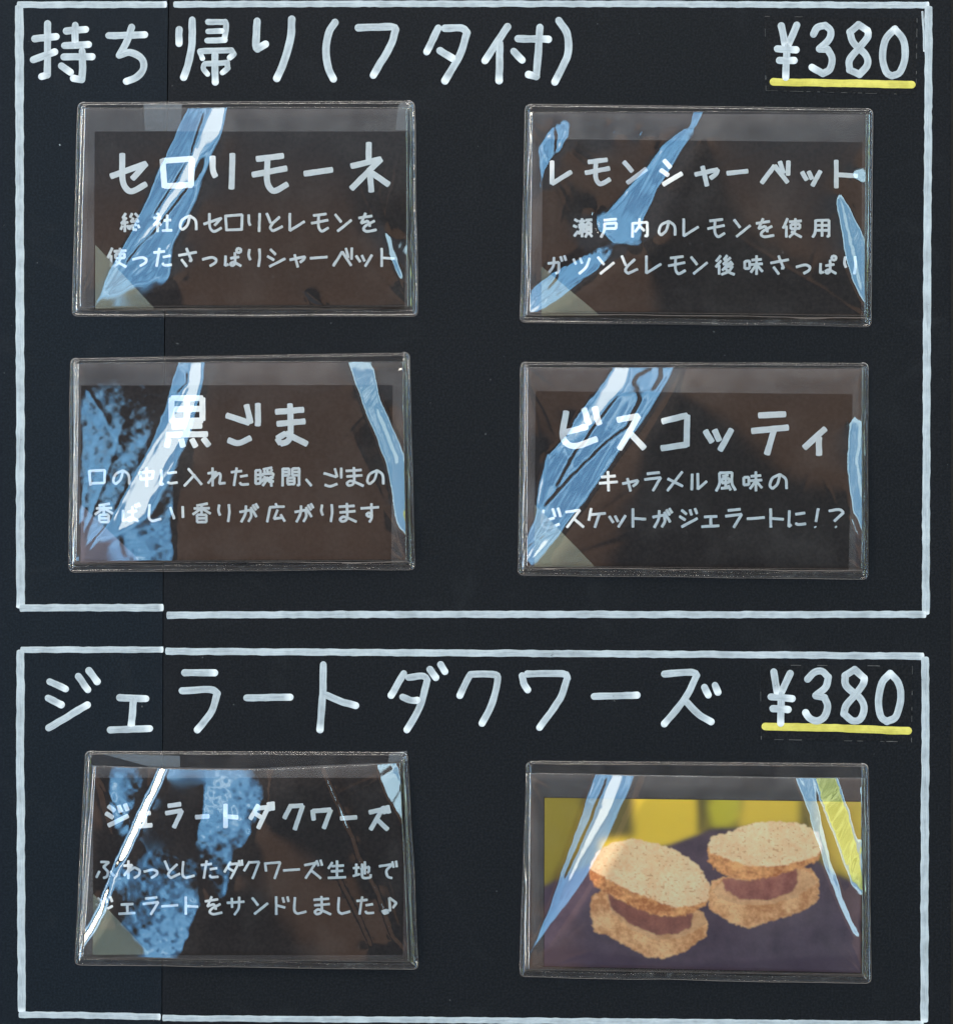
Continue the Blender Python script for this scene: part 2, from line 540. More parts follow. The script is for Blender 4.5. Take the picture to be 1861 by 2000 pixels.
# ------------------------------------------------------------------ glyphs (100 x 100 boxes, y down)
GL = {
 'セ': "5,58 92,28 58,64/33,5 34,66 44,88 60,93 92,76",
 'ロ': "8,14 13,90/8,18 90,12 87,86/13,87 90,84",
 '口': "10,18 16,92/10,20 88,16 86,80/14,82 86,80",
 'リ': "20,12 21,48 28,64/74,5 71,95",
 'り': "24,10 20,40 28,62/72,8 74,50 68,95",
 'モ': "18,16 82,8/8,54 90,38/44,13 43,66 52,88 64,92 92,76",
 'ー': "8,54 92,48",
 'ネ': "50,2 50,38/10,48 78,34 10,92/52,52 56,98/58,62 96,84",
 '総': "30,5 15,28 34,30/34,26 8,55 42,48/26,50 26,95/14,66 6,84/38,64 45,80/62,5 52,25/76,5 92,22/68,28 56,46 88,42/82,30 93,48/54,64 48,84/64,60 66,84 84,86/76,56 81,66/90,62 97,76",
 '社': "25,4 33,14/8,28 42,25 8,62/27,46 27,96/34,50 44,62/58,40 93,38/75,12 74,88/50,90 98,88",
 'の': "56,20 44,62 20,86 8,70 20,36 56,17 84,40 88,86",
 'と': "12,5 32,52/76,22 42,54 28,76 42,92 90,70",
 'レ': "18,5 18,90 90,45",
 'ン': "12,10 42,48/92,38 24,93",
 'を': "8,28 74,18/42,4 20,54 52,42 62,58 62,70/86,42 42,66 30,84 50,94 95,86",
 '使': "28,4 6,52/22,40 22,96/36,20 96,16/44,34 44,54 88,52 88,32 44,34/66,4 66,54 56,76 36,96/46,68 96,96",
 'っ': "15,60 60,50 84,60 78,76 52,92",
 'た': "8,26 62,20/36,4 22,94/54,48 90,42/52,78 62,88 96,86",
 'さ': "6,40 94,24/44,5 62,48 70,66 58,66/20,60 46,95",
 'ぱ': "14,42 12,90 28,84/38,54 80,47/60,26 60,78 46,92 36,82 54,74 90,92/66,18 74,5 88,8 90,20 78,28 66,18",
 'ば': "14,36 12,90 28,84/38,46 82,40/60,20 60,78 46,92 36,82 54,74 90,92/74,8 82,24/90,2 98,18",
 'シ': "22,10 48,36/8,44 40,63/18,95 95,56",
 'ャ': "16,62 90,46 84,60 66,74/40,36 55,98",
 'ベ': "4,92 48,22 92,90/66,5 78,52/95,3 93,60",
 'ッ': "10,42 30,72/38,40 52,68/88,38 54,94",
 'ト': "28,5 28,95/28,52 90,56",
 '瀬': "12,8 28,18/6,38 22,46/10,90 28,66/34,18 62,16/48,4 48,94/36,32 60,32 60,50 36,50 36,32/46,52 32,80/52,55 63,70/66,12 97,10/82,12 78,28/70,28 70,74 92,74 92,28 70,28/70,44 92,44/70,58 92,58/74,78 64,95/86,78 97,93",
 '戸': "20,12 82,7/22,30 82,26 80,52 24,54/24,30 22,62 6,96",
 '内': "15,25 14,96/15,28 86,22 87,90 74,88/48,4 46,40 26,70/50,42 72,64",
 '用': "22,12 20,70 8,96/22,14 88,12 88,92 78,90/22,38 88,38/22,62 88,62/54,14 54,92",
 'ガ': "8,42 62,36 60,80 46,92/38,12 34,55 10,92/70,8 78,32/88,4 96,28",
 'ツ': "10,20 22,46/42,15 52,42/90,16 72,60 38,93",
 '後': "30,4 8,32/32,28 6,60/22,50 22,96/62,3 46,24 70,24/78,14 42,46 82,42/76,32 90,50/60,52 38,76/56,58 88,56 70,80 34,97/52,66 70,84 97,97",
 '味': "10,32 10,68 34,66 34,30 10,32/44,26 92,22/40,48 97,44/68,4 68,97/66,50 40,86/70,50 97,82",
 '黒': "18,4 18,48 82,46 82,4 18,4/18,25 82,24/50,5 50,74/20,58 80,56/8,74 92,72/12,82 8,96/38,82 42,96/60,82 68,96/84,80 95,94",
 'ご': "3,32 66,50/58,8 70,50/90,5 90,56/8,90 36,97 70,85",
 'ま': "8,20 86,15/12,48 90,42/48,2 50,68 42,88 22,94 12,82 36,70 96,95",
 '中': "14,28 20,62/14,28 84,22 78,58/20,61 78,57/50,4 50,97",
 'に': "15,15 12,92 24,82/45,32 90,26/45,76 60,82 94,78",
 '入': "28,8 96,88/62,38 8,96",
 'れ': "30,4 30,96/6,32 50,26 8,82/30,60 62,30 70,42 64,84 94,80",
 '瞬': "8,18 8,84 32,82 32,16 8,18/8,40 32,38/8,60 32,58/90,3 45,12/50,20 56,29/66,16 70,27/90,12 82,27/42,46 42,35 97,33 95,46/56,48 40,74/52,56 70,54 44,94/52,66 60,73/72,56 97,54/85,46 87,97/74,56 74,74 98,72",
 '間': "10,8 9,96/10,10 42,9 42,42 10,43/10,26 42,25/58,8 92,7 92,92 82,90/58,8 58,42 92,41/58,25 92,24/34,54 34,86 68,86 68,53 34,54/34,70 68,69",
 '、': "28,62 56,94",
 '香': "80,4 25,14/12,28 90,26/50,10 50,54/48,28 6,58/52,28 95,54/28,60 28,96 74,96 74,60 28,60/28,78 74,77",
 'し': "25,8 22,74 38,92 82,80",
 'い': "16,22 36,80/78,18 80,74",
 'が': "6,46 60,36 64,66 50,94/38,14 34,55 14,96/62,22 90,70/72,10 88,36/86,4 99,26",
 '広': "48,3 53,15/18,22 92,18/20,24 6,96/58,35 40,80 80,74/74,58 94,93",
 'す': "5,28 95,22/58,3 58,58 46,70 32,60 44,48 60,58 58,80 48,97",
 'ビ': "14,12 5,68 16,92 42,97 90,80/10,64 66,50/58,5 70,44/84,2 96,44",
 'ス': "8,22 76,12 14,96/50,56 95,94",
 'コ': "8,24 90,8 88,90/5,96 88,86",
 'テ': "22,8 88,5/5,44 95,36/60,42 42,98",
 'ィ': "90,8 10,72/66,38 66,96",
 'キ': "18,30 86,24/8,60 96,53/50,3 53,97",
 'ラ': "22,14 82,8/10,42 88,32 50,96",
 'メ': "86,4 14,96/16,38 88,74",
 'ル': "28,15 26,92/55,12 55,88 98,50",
 '風': "20,10 20,60 4,97/20,10 80,8 80,60 97,93/62,20 34,26/32,38 32,58 66,56 66,36 32,38/50,24 50,84/28,84 68,80/62,70 74,92",
 'ケ': "25,4 14,62/22,34 94,28/64,32 42,96",
 'ジ': "18,12 42,32/8,42 36,60/18,93 94,52/58,10 66,36/82,4 92,30",
 'ェ': "20,45 82,42/52,45 52,90/8,92 92,88",
 '!': "58,5 47,68/43,92 45,95",
 '?': "18,16 68,10 88,24 44,66/50,92 53,95",
 'ふ': "28,10 70,12 42,36 66,60 60,85 42,92/22,58 6,90/78,58 96,82",
 'わ': "30,4 30,96/6,30 50,26 8,80/30,58 62,38 88,52 84,76 60,93",
 'ダ': "40,10 8,62/38,22 80,18 40,96/28,42 62,62/82,2 88,30/97,0 99,28",
 'ク': "35,8 6,56/35,12 84,10 50,96",
 'ワ': "12,14 17,58/12,18 90,12 60,96",
 'ズ': "8,26 66,15 14,94/45,55 92,94/70,3 80,30/90,0 98,28",
 '生': "28,12 8,44/26,32 86,28/22,58 82,55/52,4 52,90/6,92 97,88",
 '地': "6,42 38,38/22,20 22,78/5,82 40,72/44,48 88,35 86,60 78,64/66,8 66,72/52,20 52,80 64,92 94,90 96,74",
 'で': "6,32 74,22 44,54 50,84 72,93/74,8 80,38/93,5 96,35",
 'サ': "6,36 94,30/30,12 32,60/68,6 66,60 44,97",
 'ド': "25,4 25,96/25,48 70,60/58,8 65,34/82,4 88,30",
 '♪': "58,10 62,78/58,10 94,36 76,62/24,86 52,78/20,80 46,72/30,91 54,84/28,80 54,74",
}


def put_glyph_box(ink, ch, x0, y0, x1, y1, w):
    st = parse(GL[ch])
    a = np.array([p for s in st for p in s])
    mn, mx = a.min(0), a.max(0)
    sp = np.maximum(mx - mn, 1e-6)
    hw = w / 2
    for s in st:
        q = []
        for (x, y) in s:
            fx = (x - mn[0]) / sp[0]
            fy = (y - mn[1]) / sp[1]
            q.append((x0 + hw + fx * max(1, x1 - x0 - w), y0 + hw + fy * max(1, y1 - y0 - w)))
        ink.stroke(q, w, 0.06, 0, blunt=True)


def put_glyph_em(ink, ch, cx, cy, em, w):
    for s in parse(GL[ch]):
        ink.stroke([(cx + (x - 50) / 100 * em, cy + (y - 50) / 100 * em) for x, y in s], w, 0.08, 0, blunt=True)


# ================================================================== SETTING: dark backing behind the boards
wall = slab('wall', [(-1500, -1500), (3400, -1500), (3400, 3500), (-1500, 3500)], -0.0150, -0.0035, M['wall'])
tag(wall, 'dark wall behind the black menu boards', None, kind='structure')

# ================================================================== BOARDS
left = slab('menu_board', [(-420, -420), (329.5, -420), (329, 0), (325, 300), (321.0, 640), (318.5, 1160), (316.2, 1990), (315.5, 2420), (-420, 2420)], -0.003, 0.0, M['left'])
tag(left, 'narrow black board strip left of the vertical seam, with first heading letters', 'menu board', 'black boards joined at a seam')
right = slab('menu_board', [(331.6, -420), (1856, -420), (1856, 2420), (317.0, 2420), (317.6, 1990), (320.0, 1160), (322.8, 640), (327, 300), (331, 0)], -0.003, 0.0, M['right'])
tag(right, 'wide black board right of the vertical seam, carrying most of the white headings', 'menu board', 'black boards joined at a seam')


def line(name, pts, w, parent, rough=0.10, wob=0.35, material='marker', d=0.00003, blunt=True):
    ink = Ink(d)
    ink.stroke(pts, w, rough, wob, 0.6, blunt)
    return ink.build(name, M[material], parent)


B = 'border_line'
line(B, [(36, 9.5), (180, 9), (325, 9)], 13, left)
line(B, [(38.5, 12), (39, 300), (40, 700), (41, 1186)], 16.5, left, d=0.00005)
line(B, [(41, 1187.5), (180, 1187), (318, 1187)], 14, left, d=0.00008)
line(B, [(42, 1269), (180, 1269), (318, 1268.5)], 12, left)
line(B, [(41, 1271), (40.5, 1460), (42, 1700), (43.5, 1975)], 15.5, left, d=0.00005)
line(B, [(39, 1982), (170, 1983), (313, 1986)], 12.5, left, d=0.00008)
line(B, [(341, 8.5), (700, 7.5), (1200, 7.5), (1500, 9), (1812, 10)], 12.5, right)
line(B, [(1812, 14), (1812, 200), (1809, 700), (1807, 1199)], 15, right, d=0.00005)
line(B, [(1800, 22), (1803, 60), (1804, 100)], 4, right, d=0.00003)
line(B, [(328, 1201.5), (700, 1200), (1100, 1200), (1500, 1200.5), (1806, 1200)], 13.5, right, d=0.00008)
line(B, [(325, 1272), (700, 1274), (1100, 1276.5), (1420, 1278.5), (1802, 1281.5)], 13.5, right)
line(B, [(1805.5, 1285), (1806.5, 1460), (1805, 1600), (1804.5, 1995)], 15.5, right, d=0.00005)
line(B, [(319, 1988.5), (700, 1991), (1100, 1994), (1500, 1997.5), (1801, 2000)], 12, right, d=0.00008)


def heading(chars, ox, oy, sc, w, parent):
    for name, s in chars:
        ink = Ink(0.00004)
        for st in parse(s):
            ww = w * 0.93
            q = [(ox + x / sc, oy + y / sc) for x, y in st]
            ink.stroke(q, ww / sc, 0.07, 0.25, 1.0)
        o = ink.build('character', M['marker'], parent)


heading([('持', "205,226 330,214/280,138 280,300 278,436 245,446/196,348 322,302/388,180 502,172/440,148 440,262/378,266 518,260/374,332 540,330/482,298 484,400 478,464 430,456/360,384 412,422"),
         ('ち', "636,208 846,203/768,158 742,240 698,322 760,306 826,340 838,400 800,448 738,474")], 0, 0, 2.984, 44, left)
heading([('帰', "1045,172 1045,254")], 0, 0, 2.984, 44, right)
ink = Ink(0.00004)
for s, w in (("1122,118 1120,250 1102,360 1072,452", 42), ("1214,128 1312,128 1320,150 1310,226", 34), ("1214,182 1296,180", 32), ("1210,236 1312,234", 34),
             ("1166,302 1182,342", 30), ("1168,298 1350,294 1364,316 1340,336", 34), ("1190,378 1188,402 1212,432", 30), ("1196,372 1326,366 1330,398 1298,424", 32), ("1255,322 1255,480", 40)):
    for st in parse(s):
        ink.stroke([(x / 2.984, y / 2.984) for x, y in st], w / 2.984, 0.07, 0.25)
ink.build('character', M['marker'], right)
heading([('り', "1500,124 1492,262 1502,286 1548,256/1702,112 1695,220 1660,350 1614,458")], 0, 0, 2.984, 46, right)
heading([('(', "162,130 126,190 110,300 125,400 154,460"), ('フ', "298,162 490,156 516,172 486,266 386,438"),
         ('タ', "764,164 697,302/802,166 900,164 930,190 894,310 802,472/774,296 846,340"),
         ('付', "1168,156 1110,240 1036,354/1122,254 1118,470/1228,226 1404,228/1355,160 1346,300 1334,446 1288,434/1204,300 1252,350"),
         (')', "1466,120 1514,200 1516,320 1442,478")], 600, 0, 2.984, 46, right)
heading([('ジ', "252,440 330,476/244,522 310,556/246,672 440,556/396,414 442,480/448,384 490,440"),
         ('ェ', "602,520 734,526/672,534 660,660/556,682 752,675")], 0, 1160, 2.569, 38, left)
heading([('ラ', "928,395 1078,396/916,486 1056,480 1092,500 1062,590 992,682"), ('ー', "1240,522 1456,518"),
         ('ト', "1623,356 1620,500 1606,682/1640,508 1710,538 1786,560")], 0, 1160, 2.569, 38, right)
heading([('ダ', "228,400 164,510/252,420 326,412 346,432 310,560 244,682/222,518 262,534 296,534/358,378 388,420/412,354 435,390"),
         ('ク', "556,412 508,510/562,404 676,404 698,430 670,550 620,650"), ('ワ', "822,410 830,450 848,482/846,402 1024,400 1048,422 1008,530 908,670"),
         ('ー', "1182,514 1398,508"), ('ズ', "1534,402 1672,392 1696,408 1640,520 1534,652/1644,540 1704,602 1768,642/1735,468 1754,508/1788,458 1802,494")], 700, 1160, 2.569, 37, right)
# old rubbed specks of marker on the boards
line('marker_speck', [(117, 282), (118, 284)], 2, left, d=0.00002)


# ================================================================== PRICE TAGS
def price_tag(outline, label, chars, ul, ox, oy, sc, wch, wul):
    o = slab('price_tag', round_poly(outline, 3, 3), 0.00002, 0.00012, M['tag'])
    tag(o, label, 'price tag', 'black price tags')
    for s in chars:
        ink = Ink(0.00018)
        for st in parse(s):
            ink.stroke([(ox + x / sc, oy + y / sc) for x, y in st], wch / sc, 0.05, 0.2)
        ink.build('character', M['marker'], o)
    ink = Ink(0.00015)
    ink.stroke([(ox + x / sc, oy + y / sc) for x, y in parse(ul)[0]], wul / sc, 0.06, 0.3, 0.8)
    ink.build('underline', M['yellow'], o)
    # worn pale cut edge of the sticker
    e = Ink(0.00010)
    n = len(outline)
    for i in range(n):
        a, b = np.array(outline[i], float), np.array(outline[(i + 1) % n], float)
        L = np.linalg.norm(b - a)
        t = 0.0
        while t < L:
            l = random.uniform(4, 26)
            if random.random() < (0.62 if i in (1, 2) else 0.34):
                e.stroke([tuple(a + (b - a) * t / L), tuple(a + (b - a) * min(L, t + l) / L)], random.uniform(0.7, 1.5), 0.3)
            t += l + random.uniform(2, 14)
    e.build('cut_edge', M['edge'], o)
    return o


price_tag([(1493, 32), (1790, 36), (1788, 185), (1495, 177)], 'upper black price tag reading ¥380 with yellow underline, beside the takeaway heading',
          ["440,212 476,388/568,206 490,384/488,384 476,634/408,402 562,410/424,497 546,497",
           "704,282 736,226 800,208 844,252 832,322 752,402 820,406 856,480 838,568 780,604 692,552",
           "1145,250 1072,202 1002,262 1030,350 1130,450 1146,530 1080,612 1000,572 1000,490 1080,390 1150,300 1145,250",
           "1370,238 1292,330 1270,480 1300,590 1345,622 1412,590 1452,470 1440,330 1370,238"],
          "376,672 900,682 1510,694", 1420, 0, 4.195, 58, 62)
price_tag([(1484, 1299), (1781, 1301), (1779, 1449), (1486, 1444)], 'lower black price tag reading ¥380 with yellow underline, beside the dacquoise heading',
          ["442,612 472,780/572,624 492,790/500,790 497,1014/422,806 588,820/436,898 556,905",
           "708,668 760,616 820,606 870,652 850,730 772,798 840,812 864,880 840,960 780,994 720,970 692,930",
           "1150,660 1076,592 1000,642 1012,722 1120,820 1150,900 1120,980 1060,994 992,940 1012,870 1090,780 1145,700 1150,660",
           "1355,622 1290,700 1262,850 1282,960 1330,1000 1400,960 1436,820 1420,700 1355,622"],
          "378,1040 900,1050 1494,1074", 1400, 1160, 4.013, 56, 60)


# ================================================================== SLEEVES
def inpoly(X, Y, poly):
    ins = np.zeros(X.shape, bool)
    n = len(poly)
    j = n - 1
    for i in range(n):
        xi, yi = poly[i]
        xj, yj = poly[j]
        if yi != yj:
            c = ((yi > Y) != (yj > Y)) & (X < (xj - xi) * (Y - yi) / (yj - yi) + xi)
            ins ^= c
        j = i
    return ins


def distline(X, Y, pts):
    d = np.full(X.shape, 1e9)
    for a, b in zip(pts[:-1], pts[1:]):
        ax, ay = a
        bx, by = b
        L2 = (bx - ax) ** 2 + (by - ay) ** 2 + 1e-9
        t = np.clip(((X - ax) * (bx - ax) + (Y - ay) * (by - ay)) / L2, 0, 1)
        d = np.minimum(d, np.hypot(X - ax - t * (bx - ax), Y - ay - t * (by - ay)))
    return d


def blur(a, k=1):
    for _ in range(k):
        p = np.pad(a, 1, mode='edge')
        a = (p[:-2, 1:-1] + p[2:, 1:-1] + p[1:-1, :-2] + p[1:-1, 2:] + 2 * p[1:-1, 1:-1]) / 6
    return a


def vnoise(x, y, seed):
    r = np.random.RandomState(seed)
    T = r.uniform(-1, 1, (256, 256))
    xi = np.floor(x).astype(int)
    yi = np.floor(y).astype(int)
    fx = x - xi
    fy = y - yi
    fx = fx * fx * fx * (fx * (fx * 6 - 15) + 10)
    fy = fy * fy * fy * (fy * (fy * 6 - 15) + 10)
    a = T[yi % 256, xi % 256]
    b = T[yi % 256, (xi + 1) % 256]
    c = T[(yi + 1) % 256, xi % 256]
    d = T[(yi + 1) % 256, (xi + 1) % 256]
    return (a * (1 - fx) + b * fx) * (1 - fy) + (c * (1 - fx) + d * fx) * fy


def fbm(x, y, seed, o=3):
    s = 0
    a = 1
    for i in range(o):
        s = s + a * vnoise(x * 2 ** i, y * 2 ** i, seed + i)
        a *= 0.5
    return s


TARGET = {'B': (-0.405, 0.55), 'W': (-0.515, 0.45), 'D': (-0.22, 0.5), 'R': (0.435, -0.40), 'RB': (0.55, -0.40), 'Y': (0.675, -0.40), 'H': (-0.99, 0.50), 'E': (-0.362, 0.0), 'F': (-0.405, 0.0)}
FILM_D = 0.0009


def slope(px, py, t):
    """film slope (per px right, per px down) whose mirror direction from here is the surroundings at t"""
    ix, iy, iz = (px - 930.5) * S, np.full(px.shape, D), (1000 - py) * S
    L = np.sqrt(ix ** 2 + iy ** 2 + iz ** 2)
    ix, iy, iz = ix / L, iy / L, iz / L
    u, q = TARGET[t]
    # sideways tilt that mirrors to u; the crease's own direction gives the tilt up or down
    uf = ix / iy
    gx = -(np.arctan(u) - np.arctan(uf)) / 2
    gx = np.tan(gx)
    return gx, q * gx


def cg(gx, gy, wx, wy, fixed, iters):
    free = (~fixed).astype(float)

    def DT(ax, ay):
        r = np.zeros(fixed.shape)
        r[:, :-1] -= ax
        r[:, 1:] += ax
        r[:-1, :] -= ay
        r[1:, :] += ay
        return r * free

    def A(h):
        return DT(wx * (h[:, 1:] - h[:, :-1]), wy * (h[1:, :] - h[:-1, :]))
    diag = np.zeros(fixed.shape)
    diag[:, :-1] += wx
    diag[:, 1:] += wx
    diag[:-1, :] += wy
    diag[1:, :] += wy
    b = DT(wx * gx, wy * gy)
    h = np.zeros(fixed.shape)
    r = b - A(h)
    z = r / diag
    p = z.copy()
    rz = (r * z).sum()
    for _ in range(iters):
        Ap = A(p)
        al = rz / max((p * Ap).sum(), 1e-30)
        h += al * p
        r -= al * Ap
        z = r / diag
        rn = (r * z).sum()
        if rn < 1e-12:
            break
        p = z + rn / rz * p
        rz = rn
    return h


def film(parent, tl, tr, br, bl, regions, lines, ripples, sag=0.0, seed=1, org=(0, 0), sc=2.569, stripes=0.03, rip=0.2):
    step = 2.3
    nx = int((tr[0] - tl[0]) / step)
    ny = int((bl[1] - tl[1]) / step)
    s, t = np.meshgrid(np.linspace(0, 1, nx), np.linspace(0, 1, ny))
    X = (tl[0] * (1 - s) + tr[0] * s) * (1 - t) + (bl[0] * (1 - s) + br[0] * s) * t
    Y = (tl[1] * (1 - s) + tr[1] * s) * (1 - t) + (bl[1] * (1 - s) + br[1] * s) * t
    Y = Y + sag * 4 * s * (1 - s) * (1 - t)
    ZX, ZY = (X - org[0]) * sc, (Y - org[1]) * sc
    wx0 = tr[0] - tl[0]
    # resting film: faintly convex
    GX = -0.035 * s
    GY = -0.035 * (t - 0.5) * 2
    W = np.ones(X.shape)
    stripe = np.zeros(X.shape)
    for typ, poly in regions:
        # outlines wander a little, as creases do
        jx = ZX + 5 * fbm(ZX / 60, ZY / 60, seed + 31)
        jy = ZY + 5 * fbm(ZX / 60, ZY / 60, seed + 47)
        m = blur(inpoly(jx, jy, poly).astype(float), 3 if typ in ('W', 'Y', 'RB') else 1)
        if typ == 'B':
            # crisp on the side of the fold, easing off on the other
            tr_ = sum(np.pad(m, ((0, 0), (k, 0)))[:, :m.shape[1]] * (1 - k / 16) for k in range(16)) / 8.5
            m = np.maximum(m, np.clip(tr_, 0, 1) * 0.95)
        hx, hy = slope(X, Y, typ)
        GX = GX * (1 - m) + hx * m
        GY = GY * (1 - m) + hy * m
        W = W * (1 - m) + 14 * m
        stripe = np.maximum(stripe, m)
    for typ, w, pts in lines:
        d = distline(ZX + 4 * fbm(ZX / 40, ZY / 40, seed + 5), ZY, pts)
        m = np.clip(1.5 - d / w, 0, 1)
        m = m * m * (3 - 2 * m)
        hx, hy = slope(X, Y, typ)
        GX = GX * (1 - m) + hx * m
        GY = GY * (1 - m) + hy * m
        W = W * (1 - m) + (40 if typ in 'HR' else 10) * m
    rmask = np.zeros(X.shape)
    for typ, poly in ripples:
        jx = ZX + 14 * fbm(ZX / 50, ZY / 50, seed + 61)
        jy = ZY + 14 * fbm(ZX / 50, ZY / 50, seed + 67)
        m = blur(inpoly(jx, jy, poly).astype(float), 9)
        m = m * (1 - stripe)
        hx, hy = slope(X, Y, typ)
        GX = GX * (1 - m) + hx * m
        GY = GY * (1 - m) + hy * m
        W = W * (1 - m) + 6 * m
        rmask = np.maximum(rmask, m)
    dx = wx0 / (nx - 1)
    dy = (bl[1] - tl[1]) / (ny - 1)
    gx = 0.5 * (GX[:, 1:] + GX[:, :-1]) * dx
    gy = 0.5 * (GY[1:, :] + GY[:-1, :]) * dy
    wx = 0.5 * (W[:, 1:] + W[:, :-1])
    wy = 0.5 * (W[1:, :] + W[:-1, :])
    fixed = np.zeros(X.shape, bool)
    fixed[-1, :] = True
    fixed[:, 0] = True
    fixed[:, -1] = True
    # the last millimetre beside the welds folds down freely
    wx[:, :2] *= 0.002
    wx[:, -2:] *= 0.004
    wy[-3:, :] *= 0.004
    wy[:, :2] *= 0.05
    wy[:, -2:] *= 0.05
    h = cg(gx, gy, wx, wy, fixed, 1500)
    # fine creases along the streaks and dapples where the film clings to the card
    al = ZX * -0.5 + ZY * 0.87
    ac = ZX * 0.87 + ZY * 0.5
    sm = blur(stripe, 2)
    h = h + sm * stripes * (fbm(ac / 17, al / 260, seed + 3, 3) + 0.30 * vnoise(ac / 7, al / 420, seed + 4))
    rm = blur(rmask, 3)
    h = h + rm * rip * (1.6 * fbm(ZX / 75, ZY / 34, seed + 9, 2) + 0.32 * fbm(ZX / 24, ZY / 13, seed + 19, 2))
    h = h + 0.035 * fbm(ZX / 160, ZY / 160, seed + 13, 2)
    lo_ = h.min()
    edge = np.minimum(np.minimum(s, 1 - s) * nx, (1 - t) * ny)
    lift = np.clip(edge / 3, 0, 1)
    lift = lift * lift * (3 - 2 * lift)
    # tension folds fanning out of the welded corners
    rg = np.random.RandomState(seed + 77)
    for cx_, cy_, a0, a1 in ((bl[0], bl[1], -80, -12), (br[0], br[1], -168, -100), (tr[0], tr[1], 100, 165), (tl[0], tl[1], 20, 80)):
        for _ in range(7):
            a = math.radians(rg.uniform(a0, a1))
            L = rg.uniform(90, 420)
            e0 = (cx_ + 6 * math.cos(a), cy_ + 6 * math.sin(a))
            e1 = (cx_ + L * math.cos(a), cy_ + L * math.sin(a))
            dd = distline(X + 3 * fbm(X / 40, Y / 40, seed + 21, 2), Y, [e0, e1])
            far = np.clip(1 - np.hypot(X - cx_, Y - cy_) / L, 0, 1)
            h = h + rg.uniform(-0.14, 0.22) * far * np.exp(-(dd / rg.uniform(2.5, 6)) ** 2)
    core = h[:-4, 4:-4]
    print('film height px', core.min(), core.max())
    h = h - min(0.0, core.min()) * lift
    d = FILM_D * (0.45 + 0.55 * lift) + h * S
    d = np.maximum(d, 0.00052)
    vx = (X - 930.5) * S
    vz = (1000 - Y) * S
    V = np.stack([vx, -d, vz], -1).reshape(-1, 3)
    idx = np.arange(nx * ny).reshape(ny, nx)
    F = np.stack([idx[:-1, :-1], idx[1:, :-1], idx[1:, 1:], idx[:-1, 1:]], -1).reshape(-1, 4)
    return link('front_film', V.tolist(), F.tolist(), M['film'], parent, True), float(h.max() * S * 1000)


def rim(parent, outer, width, name='weld_rim'):
    """moulded weld: two soft beads running round the closed sides"""
    q = np.array(outer, float)
    n = len(q)
    t = np.gradient(q, axis=0)
    t /= np.linalg.norm(t, axis=1, keepdims=True)
    nr = np.column_stack([t[:, 1], -t[:, 0]])      # inwards for a path that runs down the left side, then right, then up
    prof = [(0.0, 0.00016), (0.06, 0.00045), (0.16, 0.00062), (0.27, 0.00052), (0.36, 0.00036), (0.52, 0.00034), (0.64, 0.00040), (0.74, 0.00058), (0.84, 0.00058), (0.93, 0.00042), (1.0, 0.00034)]
    v, f = [], []
    k = len(prof)
    wv = width * (1 + 0.12 * smooth_noise(n, 5))
    for i in range(n):
        for (a, hgt) in prof:
            x = q[i] + nr[i] * a * wv[i]
            v.append(P(x[0], x[1], 0.00012 + 0.62 * (hgt - 0.00012) * (1 + 0.10 * math.sin(i * 1.7 + a * 9))))
    for i in range(n - 1):
        for j in range(k - 1):
            a = i * k + j
            f.append([a, a + 1, a + k + 1, a + k])
    return link(name, v, f, M['rim'], parent, True)


def dens(pts, step=7):
    out = []
    for a, b in zip(pts[:-1], pts[1:]):
        L = math.hypot(b[0] - a[0], b[1] - a[1])
        m = max(1, int(L / step))
        for i in range(m):
            out.append((a[0] + (b[0] - a[0]) * i / m, a[1] + (b[1] - a[1]) * i / m))
    out.append(pts[-1])
    return out


